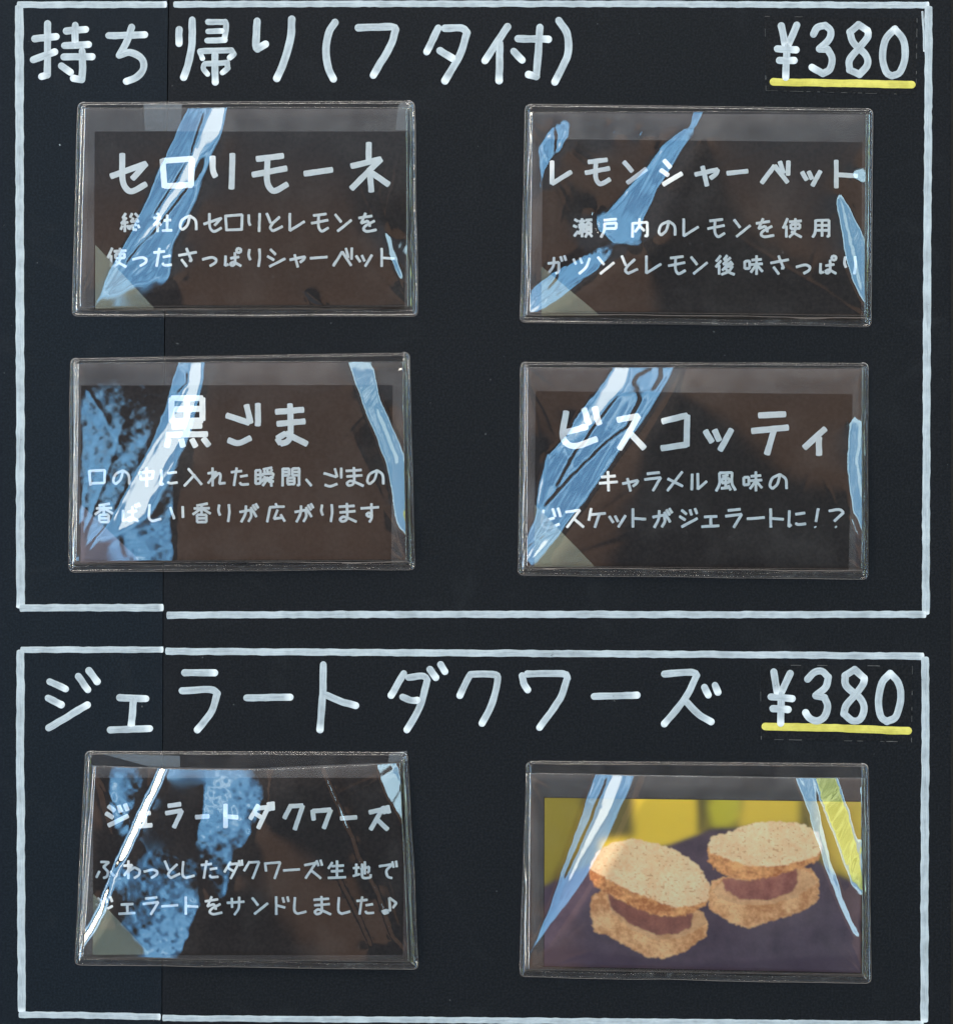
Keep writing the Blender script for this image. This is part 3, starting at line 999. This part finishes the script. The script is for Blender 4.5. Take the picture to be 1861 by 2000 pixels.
def sleeve(label, TL, TR, BR, BL, ftl, ftr, fbr, fbl, regions, lines, ripples, corner, cmat, org, sag=0, seed=1, extra=(), rip=0.2, stripes=0.03):
    root = bpy.data.objects.new('card_sleeve', None)
    root.empty_display_size = 0.01
    cx, cy = (BL[0] + BR[0]) / 2, (BL[1] + BR[1]) / 2
    COL.objects.link(root)
    tag(root, label, 'card sleeve', 'clear plastic card sleeves on the menu board')
    slab('back_film', round_poly([TL, TR, BR, BL], 12), 0.00003, 0.00013, M['back'], root)
    slab('haze_film', [ftl, ((ftl[0] + ftr[0]) / 2, (ftl[1] + ftr[1]) / 2 + sag), ftr, fbr, fbl], 0.000132, 0.000138, M['haze'], root)  # cloudy sheet added to give the margins their haze of inner reflections
    f, mx = film(root, ftl, ftr, fbr, fbl, regions, lines, ripples, sag, seed, org, 2.569, stripes, rip)
    # weld along left, bottom and right
    path = round_poly([TL, BL, BR, TR], [14, 13, 13, 14], 6)
    path = dens(path)
    path = [(x + 1.5 * float(fbm(np.array(x / 130), np.array(y / 130), seed + 2, 2)), y + 1.5 * float(fbm(np.array(x / 130), np.array(y / 130), seed + 6, 2))) for x, y in path]
    rim(root, path, 12.5)
    # narrow bead at the top of the back film
    top = dens([(TL[0] + 9, TL[1] + 1.5), ((TL[0] + TR[0]) / 2, (TL[1] + TR[1]) / 2 + 1.0), (TR[0] - 9, TR[1] + 1.5)])
    rim(root, top[::-1], 6.0, 'top_weld')
    # cut lip of the front film
    n = 60
    ink = Ink(0.0)
    v, fc = [], []
    for i in range(n + 1):
        s = i / n
        x = ftl[0] * (1 - s) + ftr[0] * s
        y = ftl[1] * (1 - s) + ftr[1] * s + sag * 4 * s * (1 - s)
        me = f.data
        # height of the film's own top row
        nxv = int((ftr[0] - ftl[0]) / 2.3)
        k = min(nxv - 1, int(round(s * (nxv - 1))))
        dd = -me.vertices[k].co.y
        for (oy, od) in ((-2.0, -0.00006), (-1.3, 0.00008), (0.0, 0.00012), (1.0, 0.00003)):
            v.append(P(x, y + oy, dd + od))
    for i in range(n):
        for j in range(3):
            a = i * 4 + j
            fc.append([a, a + 1, a + 5, a + 4])
    link('film_lip', v, fc, M['rim'], root, True)
    if corner:
        slab('corner_tape', round_poly(corner, [3, 3, 6], 4), 0.00040, 0.00046, M[cmat], root)
    for nm, pl, mt, r in extra:
        slab(nm, round_poly(pl, r, 4), 0.00014, 0.00018, M[mt], root)
    return root


def Z(org, s):
    return [(x, y) for x, y in parse(s)[0]]


def card(pts, label, title, tw, lines, org, em, lw):
    o = slab('flavour_card', round_poly(pts, 2, 3), 0.00014, 0.00032, M['card'])
    tag(o, label, 'card', 'black cards with white print')
    sc = 2.569
    ink = Ink(0.00033)
    for ch, x0, y0, x1, y1 in title:
        put_glyph_box(ink, ch, org[0] + x0 / sc, org[1] + y0 / sc, org[0] + x1 / sc, org[1] + y1 / sc, tw * 0.95)
    ink.build('title', M['ink'], o)
    for txt, xs, y in lines:
        ink = Ink(0.00033)
        for ch, x in zip(txt, xs):
            put_glyph_em(ink, ch, org[0] + x / sc, org[1] + y / sc, em / sc, lw * 0.92)
        ink.build('text_line', M['ink'], o)
    return o


# ---- card 1
o1 = (120, 180)
card([(186, 257), (796, 257), (790, 604), (184, 604)], 'black card titled セロリモーネ about celery and lemon sherbet, in the sleeve under the takeaway heading', 
     [('セ', 235, 295, 442, 512), ('ロ', 495, 320, 672, 492), ('リ', 745, 295, 875, 500), ('モ', 945, 305, 1150, 510), ('ー', 1205, 375, 1375, 425), ('ネ', 1440, 240, 1658, 515)], 12.2,
     [("総社のセロリとレモンを", [345, 508, 640, 762, 868, 972, 1070, 1180, 1298, 1413, 1535], 655),
      ("使ったさっぱりシャーベット", [280, 395, 508, 635, 745, 862, 972, 1078, 1182, 1292, 1412, 1520, 1630], 830)], o1, 102, 5.8)
sleeve('clear sleeve holding the black セロリモーネ card, a broad blue reflection across its left half', (153, 199), (811, 196), (817, 619), (140, 619),
       (160, 213), (802, 213), (805, 605), (150, 607),
       [('B', Z(o1, "640,80 828,80 790,240 760,300 735,340 690,500 640,620 555,770 548,940 470,945 380,965 300,1000 215,1035 160,1085 200,1010 235,900 330,740 440,520 530,300")),
        ('W', Z(o1, "770,80 828,80 800,230 690,285 725,180")), ('W', Z(o1, "645,285 740,285 690,330 660,470 560,560 480,680 450,720 520,560 600,440 640,330")),
        ('W', Z(o1, "546,885 546,938 380,962 220,1030 340,945")), ('D', Z(o1, "700,330 725,330 715,400 675,455 668,400")), ('W', Z(o1, "400,740 470,650 520,600 470,690 380,830 330,880")),
        ('R', Z(o1, "1610,690 1680,750 1770,730 1768,840 1700,815 1692,850 1740,965 1690,930 1645,830")), ('R', Z(o1, "1228,1005 1262,1030 1325,1078 1280,1072 1242,1045")),
        ('B', Z(o1, "66,1050 110,1078 170,1080 170,1110 66,1110"))],
       [('D', 5, Z(o1, "722,110 690,190 650,330 560,480 470,620")), ('D', 7, Z(o1, "640,480 560,590 470,700 400,770 330,860")), ('W', 4, Z(o1, "560,770 440,830 330,950 230,1000"))],
       [], [(187, 478), (187, 604), (304, 604)], 'olive', o1, 0, 11,
       [('tape_and_sheen', [(778, 201), (808, 198), (808, 254), (773, 254)], 'tape_and_sheen', [12, 10, 2, 2]), ('tape_and_sheen', [(281, 203), (356, 203), (352, 256), (284, 256)], 'tape_and_sheen', 2)])  # first strip is a tape tab; the second stands in for a pale reflection

# ---- card 2
o2 = (1000, 180)
card([(1060, 272), (1683, 278), (1680, 627), (1057, 620)], 'black card titled レモンシャーベット about Setouchi lemon, in the sleeve under the upper price', 
     [('レ', 188, 335, 308, 472), ('モ', 355, 328, 502, 472), ('ン', 548, 338, 684, 468), ('シ', 732, 330, 862, 476), ('ャ', 905, 362, 1042, 482), ('ー', 1065, 385, 1192, 420), ('ベ', 1238, 335, 1396, 468), ('ッ', 1440, 385, 1556, 482), ('ト', 1612, 332, 1740, 492)], 9.6,
     [("瀬戸内のレモンを使用", [352, 490, 640, 778, 892, 1022, 1150, 1265, 1402, 1548], 682),
      ("ガツンとレモン後味さっぱり", [222, 348, 468, 588, 705, 825, 935, 1065, 1206, 1340, 1458, 1582, 1695], 868)], o2, 102, 5.8)
sleeve('clear sleeve holding the black レモンシャーベット card, thin blue creases and two blue dots near its top', (1026, 202), (1704, 211), (1702, 638), (1015, 631),
       (1031, 221), (1697, 224), (1693, 625), (1026, 617),
       [('B', Z(o2, "905,100 958,100 930,165 905,195 925,235 890,245 850,290 800,380 760,440 710,490 690,560 650,640 640,765 540,745 470,725 420,650 415,605 480,600 560,500 640,420 700,330 760,260 840,205 880,185")),
        ('B', Z(o2, "70,1120 75,1035 130,960 200,910 350,830 430,808 515,805 490,845 420,890 300,985 200,1060 110,1110")),
        ('B', Z(o2, "120,295 170,210 215,170 265,165 290,195 275,240 230,300 190,350 165,420 150,460 155,500 130,480 140,430 135,330")),
        ('B', Z(o2, "490,190 515,182 532,195 520,218 495,222")), ('B', Z(o2, "620,203 640,196 664,203 655,226 632,228")), ('W', Z(o2, "474,176 492,180 490,216 476,218")),
        ('RB', Z(o2, "1612,535 1662,535 1700,620 1740,700 1772,780 1772,1090 1735,1040 1690,950 1655,800")), ('RB', Z(o2, "1685,415 1768,402 1772,448 1700,440"))],
       [('W', 9, Z(o2, "860,205 750,285 700,370 620,450 500,592")), ('W', 9, Z(o2, "425,650 440,690 500,738 640,760")), ('W', 12, Z(o2, "95,1105 200,1035 320,955 420,885")), ('W', 6, Z(o2, "90,1000 200,915 350,838 440,812")),
        ('D', 4, Z(o2, "120,1040 220,940 235,890")), ('D', 4, Z(o2, "180,1050 330,950 430,905")), ('W', 6, Z(o2, "135,280 210,190 262,185 270,215 225,290")), ('D', 4, Z(o2, "450,705 640,712")), ('R', 8, Z(o2, "1640,540 1690,760 1740,980")), ('D', 5, Z(o2, "210,170 222,220 215,300"))],
       [], [(1057, 520), (1057, 617), (1172, 617)], 'olive', o2, 0, 23, [])

# ---- card 3
o3 = (120, 670)
card([(159, 753), (767, 752), (764, 1101), (157, 1101)], 'black card titled 黒ごま about black sesame, its left third lost in a dappled blue reflection',
     [('黒', 515, 262, 756, 535), ('ご', 815, 290, 1002, 517), ('ま', 1062, 292, 1248, 522)], 12.2,
     [("口の中に入れた瞬間、ごまの", [182, 305, 430, 540, 660, 780, 895, 1018, 1152, 1250, 1365, 1470, 1578], 672),
      ("香ばしい香りが広がります", [215, 348, 470, 582, 705, 820, 940, 1078, 1216, 1335, 1435, 1548], 852)], o3, 100, 5.6)
sleeve('clear sleeve holding the black 黒ごま card, a white-blue crease beside a dappled blue patch', (138, 699), (801, 688), (812, 1113), (133, 1117),
       (147, 711), (795, 708), (803, 1101), (143, 1103),
       [('B', Z(o3, "590,100 718,100 700,230 680,330 650,460 600,560 540,680 500,760 460,860 300,945 200,990 110,1085 180,980 250,900 330,760 400,620 470,480 530,310")),
        ('W', Z(o3, "650,100 715,100 700,220 670,330 640,420 590,520 520,640 480,740 430,860 310,930 330,800 420,640 500,520 560,420 620,300 660,200")),
        ('RB', Z(o3, "1440,95 1570,120 1600,290 1660,410 1700,510 1728,560 1744,700 1748,985 1680,920 1648,700 1625,600 1580,470 1520,330 1465,180")),
        ('W', Z(o3, "60,1075 102,1072 104,1112 58,1112"))],
       [('D', 6, Z(o3, "600,125 640,150 640,200 590,250")), ('W', 7, Z(o3, "660,130 652,200 600,290 540,420 450,560 400,640 320,780 270,880")), ('B', 8, Z(o3, "560,560 500,680 450,800")), ('D', 4, Z(o3, "520,330 440,520 370,680")), ('R', 10, Z(o3, "1590,340 1640,480 1690,600")), ('W', 4, Z(o3, "580,590 480,740 300,930")), ('R', 10, Z(o3, "1450,112 1700,108")), ('R', 8, Z(o3, "1710,290 1735,400")), ('Y', 16, Z(o3, "1725,850 1730,880"))],
       [('E', Z(o3, "95,250 170,222 560,222 470,480 330,760 250,900 95,960")), ('E', Z(o3, "300,945 460,860 540,680 640,520 660,540 600,650 570,760 580,1102 380,1105 310,1020"))],
       [(159, 985), (158, 1101), (276, 1096)], 'purple', o3, 0, 37, [], rip=0.10)

# ---- card 4
o4 = (1000, 680)
card([(1046, 764), (1664, 770), (1656, 1114), (1043, 1108)], 'black card titled ビスコッティ about caramel biscuits, right of the black sesame card',
     [('ビ', 238, 282, 452, 505), ('ス', 512, 325, 678, 522), ('コ', 732, 322, 892, 518), ('ッ', 952, 392, 1114, 528), ('テ', 1186, 316, 1398, 548), ('ィ', 1448, 388, 1584, 552)], 12.6,
     [("キャラメル風味の", [480, 588, 705, 815, 925, 1070, 1202, 1335], 668),
      ("ビスケットがジェラートに!?", [195, 312, 422, 528, 628, 750, 882, 993, 1110, 1220, 1318, 1425, 1525, 1620], 852)], o4, 104, 5.9)
sleeve('clear sleeve holding the black ビスコッティ card, dark curling lines inside its blue reflection', (1016, 706), (1695, 708), (1695, 1132), (1010, 1125),
       (1022, 719), (1689, 721), (1687, 1119), (1020, 1112),
       [('B', Z(o4, "520,90 815,90 740,230 670,340 600,430 500,560 420,680 330,800 260,900 170,1020 100,1062 55,1042 60,960 110,850 130,700 155,600 185,525 240,480 330,330 430,200")),
        ('W', Z(o4, "520,90 600,90 560,200 470,300 400,390 330,450 240,510 180,560 200,510 330,380 430,240")), ('W', Z(o4, "58,1050 120,990 222,932 160,1020 100,1062")),
        ('RB', Z(o4, "1680,420 1700,395 1762,380 1768,965 1740,900 1700,830 1680,700 1672,560"))],
       [('D', 7, Z(o4, "735,100 742,150 700,210 640,220 600,180 620,140 690,112")), ('D', 7, Z(o4, "612,222 530,240 470,310 420,380 370,450 310,530 220,690")), ('D', 8, Z(o4, "620,228 640,262 600,330 580,390 470,470 380,560 280,660 160,790")),
        ('W', 5, Z(o4, "180,530 140,700 125,800")), ('D', 5, Z(o4, "70,1000 160,940 220,915")), ('R', 9, Z(o4, "1740,400 1720,560 1745,760")), ('R', 6, Z(o4, "1690,850 1715,920 1750,960"))],
       [], [(1044, 985), (1043, 1107), (1162, 1107)], 'olive', o4, 0, 41, [])

# ---- card 5
o5 = (130, 1450)
card([(183, 1519), (790, 1519), (787, 1865), (182, 1865)], 'black card titled ジェラートダクワーズ with a music note at the end of its text',
     [('ジ', 188, 298, 322, 428), ('ェ', 345, 342, 442, 432), ('ラ', 488, 298, 592, 438), ('ー', 638, 358, 728, 386), ('ト', 788, 298, 872, 438), ('ダ', 912, 288, 1048, 442), ('ク', 1082, 302, 1198, 448), ('ワ', 1224, 326, 1338, 442), ('ー', 1364, 364, 1468, 392), ('ズ', 1508, 306, 1630, 448)], 9.4,
     [("ふわっとしたダクワーズ生地で", [195, 332, 425, 532, 612, 718, 835, 935, 1035, 1130, 1236, 1356, 1482, 1612], 638),
      ("ジェラートをサンドしました♪", [190, 305, 425, 520, 622, 738, 850, 970, 1078, 1172, 1282, 1392, 1498, 1612], 818)], o5, 98, 5.4)
sleeve('clear sleeve with sagging top holding the ジェラートダクワーズ card, a white-hot streak down its left side', (166, 1466), (797, 1468), (818, 1893), (145, 1885),
       (180, 1496), (790, 1488), (808, 1881), (156, 1873),
       [('R', Z(o5, "1540,80 1660,80 1672,180 1695,260 1705,420 1668,360 1610,270 1570,180"))],
       [('H', 22, Z(o5, "490,130 425,270 340,460 270,600 228,720 190,820 130,935 66,1020")), ('R', 10, Z(o5, "1298,145 1340,240 1420,430")), ('R', 8, Z(o5, "1430,450 1470,560 1560,740 1640,960 1690,1025")), ('R', 8, Z(o5, "1380,690 1460,850 1530,1000")), ('RB', 10, Z(o5, "1640,90 1680,200")), ('R', 5, Z(o5, "1690,340 1700,460 1720,560"))],
       [('F', Z(o5, "205,150 410,150 410,230 340,330 300,400 250,450 210,300")),
        ('F', Z(o5, "690,240 740,165 1025,165 1010,300 950,440 880,520 800,560 640,520 670,400")),
        ('E', Z(o5, "240,640 380,560 480,540 650,500 850,550 840,700 820,790 770,760 700,690 690,800 640,900 600,1062 420,1062 210,830")),
        ('F', Z(o5, "290,660 380,575 480,560 560,610 650,690 690,800 620,900 600,1062 420,1062 330,960 215,840"))],
       [(183, 1745), (182, 1865), (295, 1864)], 'olive', o5, 9, 53, [('tape_and_sheen', [(200, 1472), (352, 1476), (352, 1498), (292, 1497)], 'tape_and_sheen', 2), ('tape_and_sheen', [(762, 1470), (796, 1466), (794, 1487), (757, 1489)], 'tape_and_sheen', 4)], rip=0.12)


# ================================================================== PRINTED PHOTOGRAPH
def photo_card():
    pts = [(1062, 1557), (1682, 1565), (1681, 1901), (1061, 1888)]
    o = bpy.data.objects.new('photo_card', None)
    COL.objects.link(o)
    o.empty_display_size = 0.01
    tag(o, 'printed photo card of two dacquoise biscuit sandwiches with brown filling on a dark slate', 'photo card')
    slab('paper', pts, 0.00014, 0.00030, M['card'], o)
    nx, ny = 440, 246
    s, t = np.meshgrid(np.linspace(0.002, 0.998, nx), np.linspace(0.003, 0.997, ny))
    X = (pts[0][0] * (1 - s) + pts[1][0] * s) * (1 - t) + (pts[3][0] * (1 - s) + pts[2][0] * s) * t
    Y = (pts[0][1] * (1 - s) + pts[1][1] * s) * (1 - t) + (pts[3][1] * (1 - s) + pts[2][1] * s) * t
    zx, zy = (X - 1000) * 2.569, (Y - 1470) * 2.569

    def lin(c):
        c = np.array(c) / 255.0
        return np.where(c < 0.04045, c / 12.92, ((c + 0.055) / 1.055) ** 2.4)

    def poly(sx, k=1, jag=0.0, seed=0):
        jx = zx + jag * fbm(zx / 17, zy / 17, 90 + seed)
        jy = zy + jag * fbm(zx / 17, zy / 17, 190 + seed)
        return blur(inpoly(jx, jy, Z(0, sx)).astype(float), k)
    img = np.zeros(X.shape + (3,)) + lin((98, 88, 42))

    def over(m, c):
        nonlocal img
        c = np.asarray(c)
        img = img * (1 - m[..., None]) + (c if c.ndim == 3 else c[None, None, :]) * m[..., None]

    def tex(a, b, scale, seed, sharp=1.0):
        f = np.clip(0.5 + 0.33 * sharp * (fbm(zx / scale, zy / scale, seed, 3) + 1.3 * fbm(zx / 70, zy / 70, seed + 5, 2) + 0.8 * vnoise(zx / 7, zy / 7, seed + 8)), 0, 1)[..., None]
        return lin(a)[None, None] * (1 - f) + lin(b)[None, None] * f
    # out-of-focus yellow blocks behind
    over(poly("150,220 330,220 380,300 330,480 150,700", 120), lin((150, 132, 40)))
    over(poly("480,220 620,220 620,440 480,440", 70), lin((78, 74, 40)))
    over(poly("612,200 925,200 965,370 935,415 780,480 600,500 440,520 440,440 612,420", 80), lin((222, 190, 62)))
    over(poly("930,200 985,200 970,400 930,400", 60), lin((84, 78, 46)))
    over(poly("975,250 1060,225 1150,240 1150,330 1080,380 1000,375", 80), lin((186, 176, 52)))
    over(poly("1160,200 1440,200 1440,360 1130,380", 80), lin((214, 184, 66)))
    over(poly("1500,220 1770,220 1770,640 1600,600 1520,400", 110), lin((196, 170, 70)))
    # slate
    sl = poly("100,1200 100,700 260,620 390,560 600,500 780,465 935,410 1000,380 1300,380 1530,540 1600,600 1800,690 1800,1200", 18)
    over(sl, tex((62, 48, 66), (92, 76, 92), 90, 300, 0.55))
    over(poly("100,1200 100,960 900,1060 1800,1010 1800,1200", 24) * 0.6, lin((56, 38, 62)))
    crumb = ((228, 188, 148), (250, 220, 184))
    crust = ((172, 104, 60), (238, 178, 120))
    base = ((192, 130, 82), (242, 192, 142))
    # right sandwich
    over(poly("985,690 1000,645 1060,622 1440,570 1492,578 1542,640 1532,745 1440,800 1310,842 1190,882 1090,850 985,782", 1, 5, 3), tex(*base, 22, 310, 0.9))
    over(poly("1000,690 1060,640 1440,585 1490,600 1530,650 1430,720 1300,760 1150,765 1040,735", 1, 5, 4), tex((196, 146, 104), (228, 182, 138), 18, 320, 0.7))
    over(poly("1055,628 1180,640 1430,580 1432,650 1410,695 1300,738 1150,736 1060,685", 2, 4, 5), tex((124, 70, 64), (172, 112, 100), 50, 330, 0.7))
    over(poly("982,470 985,545 1005,580 1060,612 1180,642 1300,628 1420,584 1535,545 1555,470 1400,540", 1, 6, 6), tex(*crust, 20, 340, 0.9))
    over(poly("978,462 1000,420 1120,388 1200,354 1300,345 1440,350 1530,398 1556,480 1530,520 1400,556 1300,575 1180,566 1080,534 1000,505", 1, 5, 7), tex(*crumb, 15, 350, 0.65))
    # left sandwich
    over(poly("388,765 402,718 462,685 905,790 955,792 985,862 972,920 862,1002 762,1032 680,1026 560,962 470,914 415,905 400,850", 1, 5, 8), tex(*base, 22, 360, 0.9))
    over(poly("470,705 905,795 955,800 975,850 905,900 830,930 720,940 600,890 500,805", 1, 5, 9), tex((190, 140, 98), (224, 178, 134), 18, 370, 0.7))
    over(poly("475,700 600,765 720,812 905,802 902,872 830,908 720,914 600,862 500,782", 2, 4, 10), tex((110, 64, 58), (156, 98, 84), 50, 380, 0.7))
    over(poly("386,575 392,640 420,678 480,705 600,772 720,817 840,820 920,795 985,748 990,690 800,730", 1, 6, 11), tex(*crust, 20, 390, 1.0))
    over(poly("386,580 420,500 500,452 610,432 720,455 830,492 930,560 990,660 985,735 900,768 820,774 740,752 600,694 480,634", 1, 5, 12), tex(*crumb, 14, 400, 0.7))
    img = np.stack([blur(img[..., k], 1) for k in range(3)], -1)
    pit = np.clip((vnoise(zx / 11, zy / 8, 501) - 0.62) * 4, 0, 1) * np.clip(img[..., 2] * 9 - 1.4, 0, 1)
    img = img * (1 - 0.35 * pit[..., None] * np.array([0.7, 1.0, 1.2]))
    img = np.clip(img * np.array([1.20, 1.04, 0.90]), 0, 0.95)
    V = np.stack([(X - 930.5) * S, np.full(X.shape, -0.000306), (1000 - Y) * S], -1).reshape(-1, 3)
    idx = np.arange(nx * ny).reshape(ny, nx)
    F = np.stack([idx[:-1, :-1], idx[1:, :-1], idx[1:, 1:], idx[:-1, 1:]], -1).reshape(-1, 4)
    p = link('picture', V.tolist(), F.tolist(), M['photo'], o)
    a = p.data.color_attributes.new('Col', 'FLOAT_COLOR', 'POINT')
    a.data.foreach_set('color', np.concatenate([img, np.ones(X.shape + (1,))], -1).astype(np.float32).ravel())


photo_card()
o6 = (1000, 1470)
sleeve('clear sleeve over the printed photo of dacquoise sandwiches, blue and yellow-green streaks', (1027, 1485), (1696, 1490), (1700, 1921), (1014, 1909),
       (1027, 1510), (1690, 1520), (1690, 1908), (1024, 1896),
       [('B', Z(o6, "410,100 610,100 560,230 500,350 440,480 370,600 280,740 180,880 100,990 62,1045 120,950 180,780 240,600 320,380")),
        ('W', Z(o6, "500,100 560,100 500,260 420,400 300,620 200,790 290,600 400,360")),
        ('RB', Z(o6, "1405,110 1500,110 1560,430 1650,720 1742,925 1700,890 1600,680 1530,470 1480,300")),
        ('Y', Z(o6, "1500,110 1625,110 1720,400 1750,560 1764,660 1756,700 1690,650 1600,400 1550,280")), ('Y', Z(o6, "1735,450 1760,440 1760,530 1735,520"))],
       [('W', 5, Z(o6, "415,130 310,420 200,760 80,1010")), ('D', 6, Z(o6, "470,130 390,330 260,620")), ('R', 7, Z(o6, "1535,360 1600,640 1690,850 1735,910")), ('R', 6, Z(o6, "1440,130 1465,165")), ('RB', 8, Z(o6, "1750,180 1760,380"))],
       [], None, None, o6, 0, 71, [])

# put each empty at the foot of its own thing, leaving the parts where they stand
from mathutils import Matrix, Vector
for root in [o for o in bpy.data.objects if o.type == 'EMPTY' and o.parent is None]:
    vs = [v.co for c in root.children for v in c.data.vertices]
    loc = Vector(((min(v.x for v in vs) + max(v.x for v in vs)) / 2, 0.0, min(v.z for v in vs)))
    root.location = loc
    for c in root.children:
        c.matrix_parent_inverse = Matrix.Translation(-loc)
